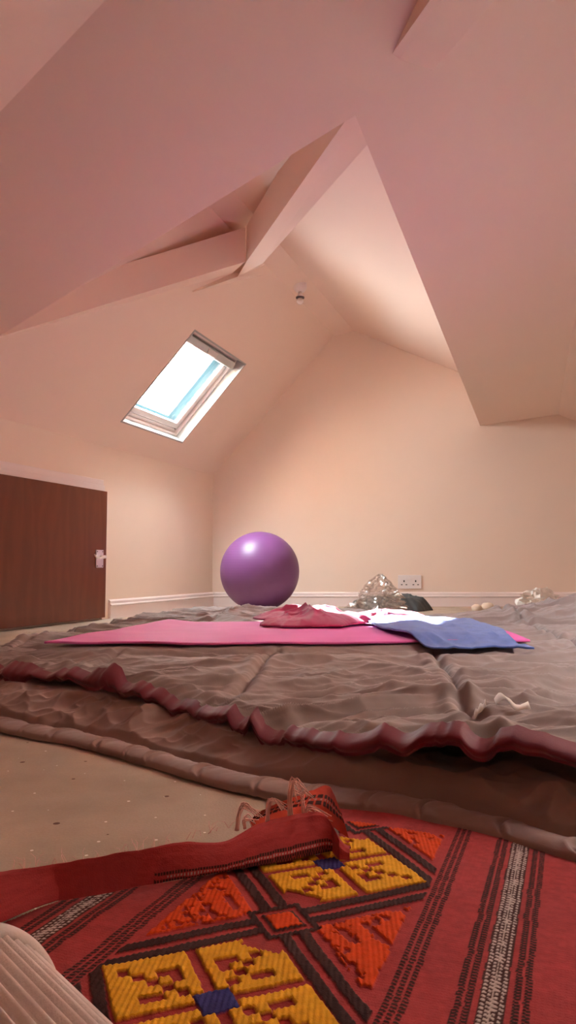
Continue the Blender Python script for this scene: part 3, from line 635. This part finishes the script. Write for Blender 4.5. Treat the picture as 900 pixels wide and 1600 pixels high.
def rug():
    root = empty('kilim_rug', (.05, .85, 0)); tag(root, 'red woven rug with yellow hooked medallions and one end folded over', 'rug')
    us = np.arange(-.66, .0085, .00125); vs = np.arange(.40, 1.20, .00125); u, v = np.meshgrid(us, vs)
    C, H = rug_pattern(u, v)
    X = u * ud_[0] + v * vd[0]; Y = u * ud_[1] + v * vd[1]
    ruck = .010 * sstep(.55, .9, fbm(u * 5, v * 4 + 3)) + .004 * fbm(u * 12, v * 12)
    ruck = ruck * sstep(.0, .05, np.interp(X, lipC[:, 0], lipC[:, 1]) - Y + np.where(X > .10, 9, 0))
    # fit the far right end: it lifts slightly onto the duvet hem
    Z = .005 + H + ruck * .5
    V = np.stack([X, Y, Z], -1).reshape(-1, 3); Q = gridQ(len(us), len(vs))
    ry = np.interp(V[:, 0], lipC[:, 0], lipC[:, 1]); cut = (V[:, 0] < .070) & (V[:, 1] > ry + .018)
    Q = Q[~cut[Q].any(1)]
    under(fast_mesh('woven_field', V, Q, WOOL, None, C.reshape(-1, 3)), root)
    # selvedge
    # folded end: a soft roll from the lip over the ridge down to the floor
    nu_, nv_ = 620, 90; k0 = np.linspace(0, 1, nu_)
    xl = np.linspace(lipC[0, 0], lipC[-1, 0], nu_); yl = np.interp(xl, lipC[:, 0], lipC[:, 1])
    xr = xl - .004; yr = np.interp(xr, ridC[:, 0], ridC[:, 1])
    w = np.linspace(0, 1, nv_)[:, None]
    # keep ridge aligned with the lip
    prof = np.interp(w, [0, .04, .12, .35, .60, .78, .90, 1], [.12, .02, .22, .66, .96, 1.0, .70, .0])
    off = np.interp(w, [0, .04, .12, .35, .60, .78, .90, 1], [.12, .0, .02, .30, .68, .92, 1.10, 1.16])
    lift = .041 + .010 * (fbm(xl * 14, xl * 0) - .5) - .010 * np.exp(-((k0 - .62) / .08) ** 2)
    X2 = xl + (xr - xl) * off; Y2 = yl + (yr - yl) * off + .004 * (fbm(xl * 30, w * 3) - .5)
    Z2 = .010 + prof * lift + .0014 * fbm(xl * 40, w * 12) + .0004 * np.sin(k0 * 1900) * np.sin(w * 260)
    taper = 1 - sstep(.90, 1, k0) ** 1.5 * .75
    Z2 = .009 + (Z2 - .009) * taper
    C2 = np.broadcast_to(cRED * 1.05, (nv_, nu_, 3)).copy(); C2 *= (1 + .25 * (fbm(k0 * 60 + w * 0, w * 40, 3) - .5) + .10 * np.sin(k0 * 1900) * np.sin(w * 260))[..., None]
    K = np.broadcast_to(k0, (nv_, nu_)); WW = np.broadcast_to(w, (nv_, nu_))
    for c, ph in ((.030, 0), (.075, .5), (.165, .25)):
        C2[(np.abs(WW - c - .03 * np.sin(K * 9)) < .022) & (((K * 130 + ph) % 1) < .78) & (K > .42)] = cDK
    C2[(np.abs(WW - .12 - .03 * np.sin(K * 9)) < .012) & (((K * 110) % 1) < .4) & (K > .45)] = cWH * .7
    under(fast_mesh('folded_end', np.stack([X2, Y2, Z2], -1).reshape(-1, 3), gridQ(nu_, nv_), WOOL, None, C2.reshape(-1, 3)), root)
    # turned corner peeping up behind the fringe
    tpx = [[(395, 1300), (430, 1292), (470, 1285), (510, 1288), (545, 1310)], [(390, 1283), (430, 1268), (470, 1258), (505, 1258), (538, 1285)], [(400, 1275), (436, 1258), (478, 1243), (513, 1232), (530, 1262)]]
    tz = [.020, .034, .046]; ty = [.0, .0, .012]
    rows = []
    for r_, z_, y_ in zip(tpx, tz, ty):
        pts = np.array([atz(x, y, z_) for x, y in r_]); pts[:, 1] += y_; rows.append(cr(pts, 140))
    rows = np.array(rows); g = np.linspace(0, 2, 60); R = np.array([[np.interp(g, [0, 1, 2], rows[:, i, k_]) for k_ in range(3)] for i in range(140)])  # 140,3,60
    R = R.transpose(2, 0, 1); R[..., 2] += .003 * (fbm(R[..., 0] * 60, R[..., 1] * 60) - .5)
    C3 = np.broadcast_to(np.array([.47, .06, .035]), (60, 140, 3)).copy(); gg = np.broadcast_to(g[:, None], (60, 140)); kk = np.broadcast_to(np.arange(140)[None], (60, 140))
    C3[((np.abs(gg - 1.05) < .13) | (np.abs(gg - 1.45) < .10)) & ((kk // 2) % 4 < 3)] = cDK
    C3[(np.abs(gg - 1.25) < .06) & (kk % 6 < 2)] = cWH * .6
    under(fast_mesh('turned_corner', R.reshape(-1, 3), gridQ(140, 60), WOOL, None, C3.reshape(-1, 3)), root)
    # fringe tassels
    for (bx, by, ex, ey, hgt, nth) in ((370, 1298, 405, 1270, .055, 9), (382, 1295, 400, 1284, .035, 6), (418, 1284, 446, 1262, .058, 9), (455, 1280, 476, 1235, .075, 8), (452, 1280, 470, 1246, .060, 6), (477, 1272, 512, 1276, .045, 7), (476, 1270, 487, 1246, .05, 5)):
        mb = MB(); 
        for t_ in range(nth):
            z0_ = .040; p0 = atz(bx + random.uniform(-3, 3), by, z0_); p2 = atz(ex + random.uniform(-7, 7), ey + random.uniform(-5, 5), z0_ + .010); p2[1] = p0[1] + random.uniform(-.01, .02)
            tgt = ray(ex + random.uniform(-8, 8), ey + random.uniform(-5, 8)); p2 = CAM + tgt * p2[1] / tgt[1]
            mid = (p0 + p2) / 2; tg = ray((bx + ex) / 2 - 6 + random.uniform(-5, 5), min(by, ey) - hgt * 260 + random.uniform(-3, 8)); mid = CAM + tg * mid[1] / tg[1]
            c = cr([p0, p0 * .45 + mid * .55 + [-.003, 0, .003], mid, p2], 14)
            mb.tube(c, [.0013 - .0008 * i / 13 for i in range(14)], 5)
        under(mb.obj('tassel', THREAD, smooth=True), root)
    # stray hairs along the fold
    mb = MB()
    for i in range(46):
        x = random.uniform(5, 360); y = np.interp(x, [0, 130, 250, 370], [1362, 1345, 1324, 1290]); p = atz(x, y, .036); q = p + np.array([random.uniform(-.012, .012), random.uniform(-.004, .01), random.uniform(.002, .014)])
        mb.tube([p, (p + q) / 2 + np.array([random.uniform(-.004, .004), 0, .003]), q], [.0004, .0003, .0002], 4)
    tag(under(mb.obj('loose_threads', THREAD), root), kind='stuff')
rug()
# ---------------------------------------------------------------- pleated shade (bottom left)
sh_ax = np.array([-.665, .747, 0]); side_ = np.array([.747, .665, 0]); r0 = .070
rimc = np.array([-.223, .474, r0 + .002]) + side_ * .013
shd = empty('lampshade', (rimc[0], rimc[1], 0)); tag(shd, 'white finely pleated lampshade lying on its side at the lower left', 'lampshade')
V = []; npl = 54; nn = npl * 6; nl = 12
for i in range(nl):
    L0 = i / (nl - 1) * .36; rr_ = r0 - .004
    for j in range(nn):
        a = 2 * math.pi * j / nn; k_ = rr_ + 0.0034 * abs(math.cos(npl * a / 2)) * 2
        V.append(rimc - sh_ax * L0 + (side_ * math.cos(a) + UP * math.sin(a)) * k_)
body_ = mk('pleated_cover', V, grid_faces(nn, nl, True), SHADE, smooth=True); md = body_.modifiers.new('s', 'SOLIDIFY'); md.thickness = .001
under(body_, shd)
for L0 in (-.004, .36):
    mb = MB(); pts = []
    for j in range(97):
        a = 2 * math.pi * j / 96; pts.append(rimc - sh_ax * L0 + (side_ * math.cos(a) + UP * math.sin(a)) * (r0 + .002))
    under(mb.tube(pts, 0.0055, 10, caps=False).obj('rim_trim', SHADE, smooth=True), shd)
# ---------------------------------------------------------------- light
wd = bpy.data.worlds.new('World'); bpy.context.scene.world = wd; wd.use_nodes = True
bg = wd.node_tree.nodes['Background']; bg.inputs[0].default_value = (0.92, 0.96, 0.96, 1); bg.inputs[1].default_value = 17.0
def portal(name, c, nrm, sx, sy):
    l = bpy.data.lights.new(name, 'AREA'); l.shape = 'RECTANGLE'; l.size = sx; l.size_y = sy; l.cycles.is_portal = True
    o = bpy.data.objects.new(name, l); COL.objects.link(o); o.location = c
    o.rotation_euler = Vector(nrm).to_track_quat('-Z', 'Y').to_euler(); return o
portal('window_daylight', W(.5, .5, .22), -nOut, 1.25, 1.25)
portal('added_window_daylight', EP((s0_ + s1_) / 2, (r0_ + r1_) / 2) + nE * .12, -nE, 1.3, 1.3)  # sky portal for the added, unseen roof window
sun = bpy.data.lights.new('sun', 'SUN'); sun.energy = 16; sun.angle = math.radians(.6); sun.color = (1, .93, .86)
so = bpy.data.objects.new('sun', sun); COL.objects.link(so); so.location = (-3, 9, 5)
tgt = np.array([.30, 3.35, .15]); so.rotation_euler = Vector(tgt - W(.5, .5, .17)).to_track_quat('-Z', 'Y').to_euler()
# ---------------------------------------------------------------- camera
cam = bpy.data.cameras.new('camera'); co = bpy.data.objects.new('camera', cam); COL.objects.link(co)
co.location = (0, 0, CH); co.rotation_euler = (math.pi / 2 + TH, 0, 0)
cam.sensor_fit = 'VERTICAL'; cam.sensor_height = 24; cam.lens = F / 1600 * 24; cam.clip_start = .01
sc = bpy.context.scene; sc.camera = co
sc.view_settings.view_transform = 'Standard'; sc.view_settings.look = 'None'; sc.view_settings.gamma = 1; sc.view_settings.use_curve_mapping = False
sc.view_settings.exposure = 2.5
sc.cycles.max_bounces = 16; sc.cycles.diffuse_bounces = 10; sc.cycles.transparent_max_bounces = 24
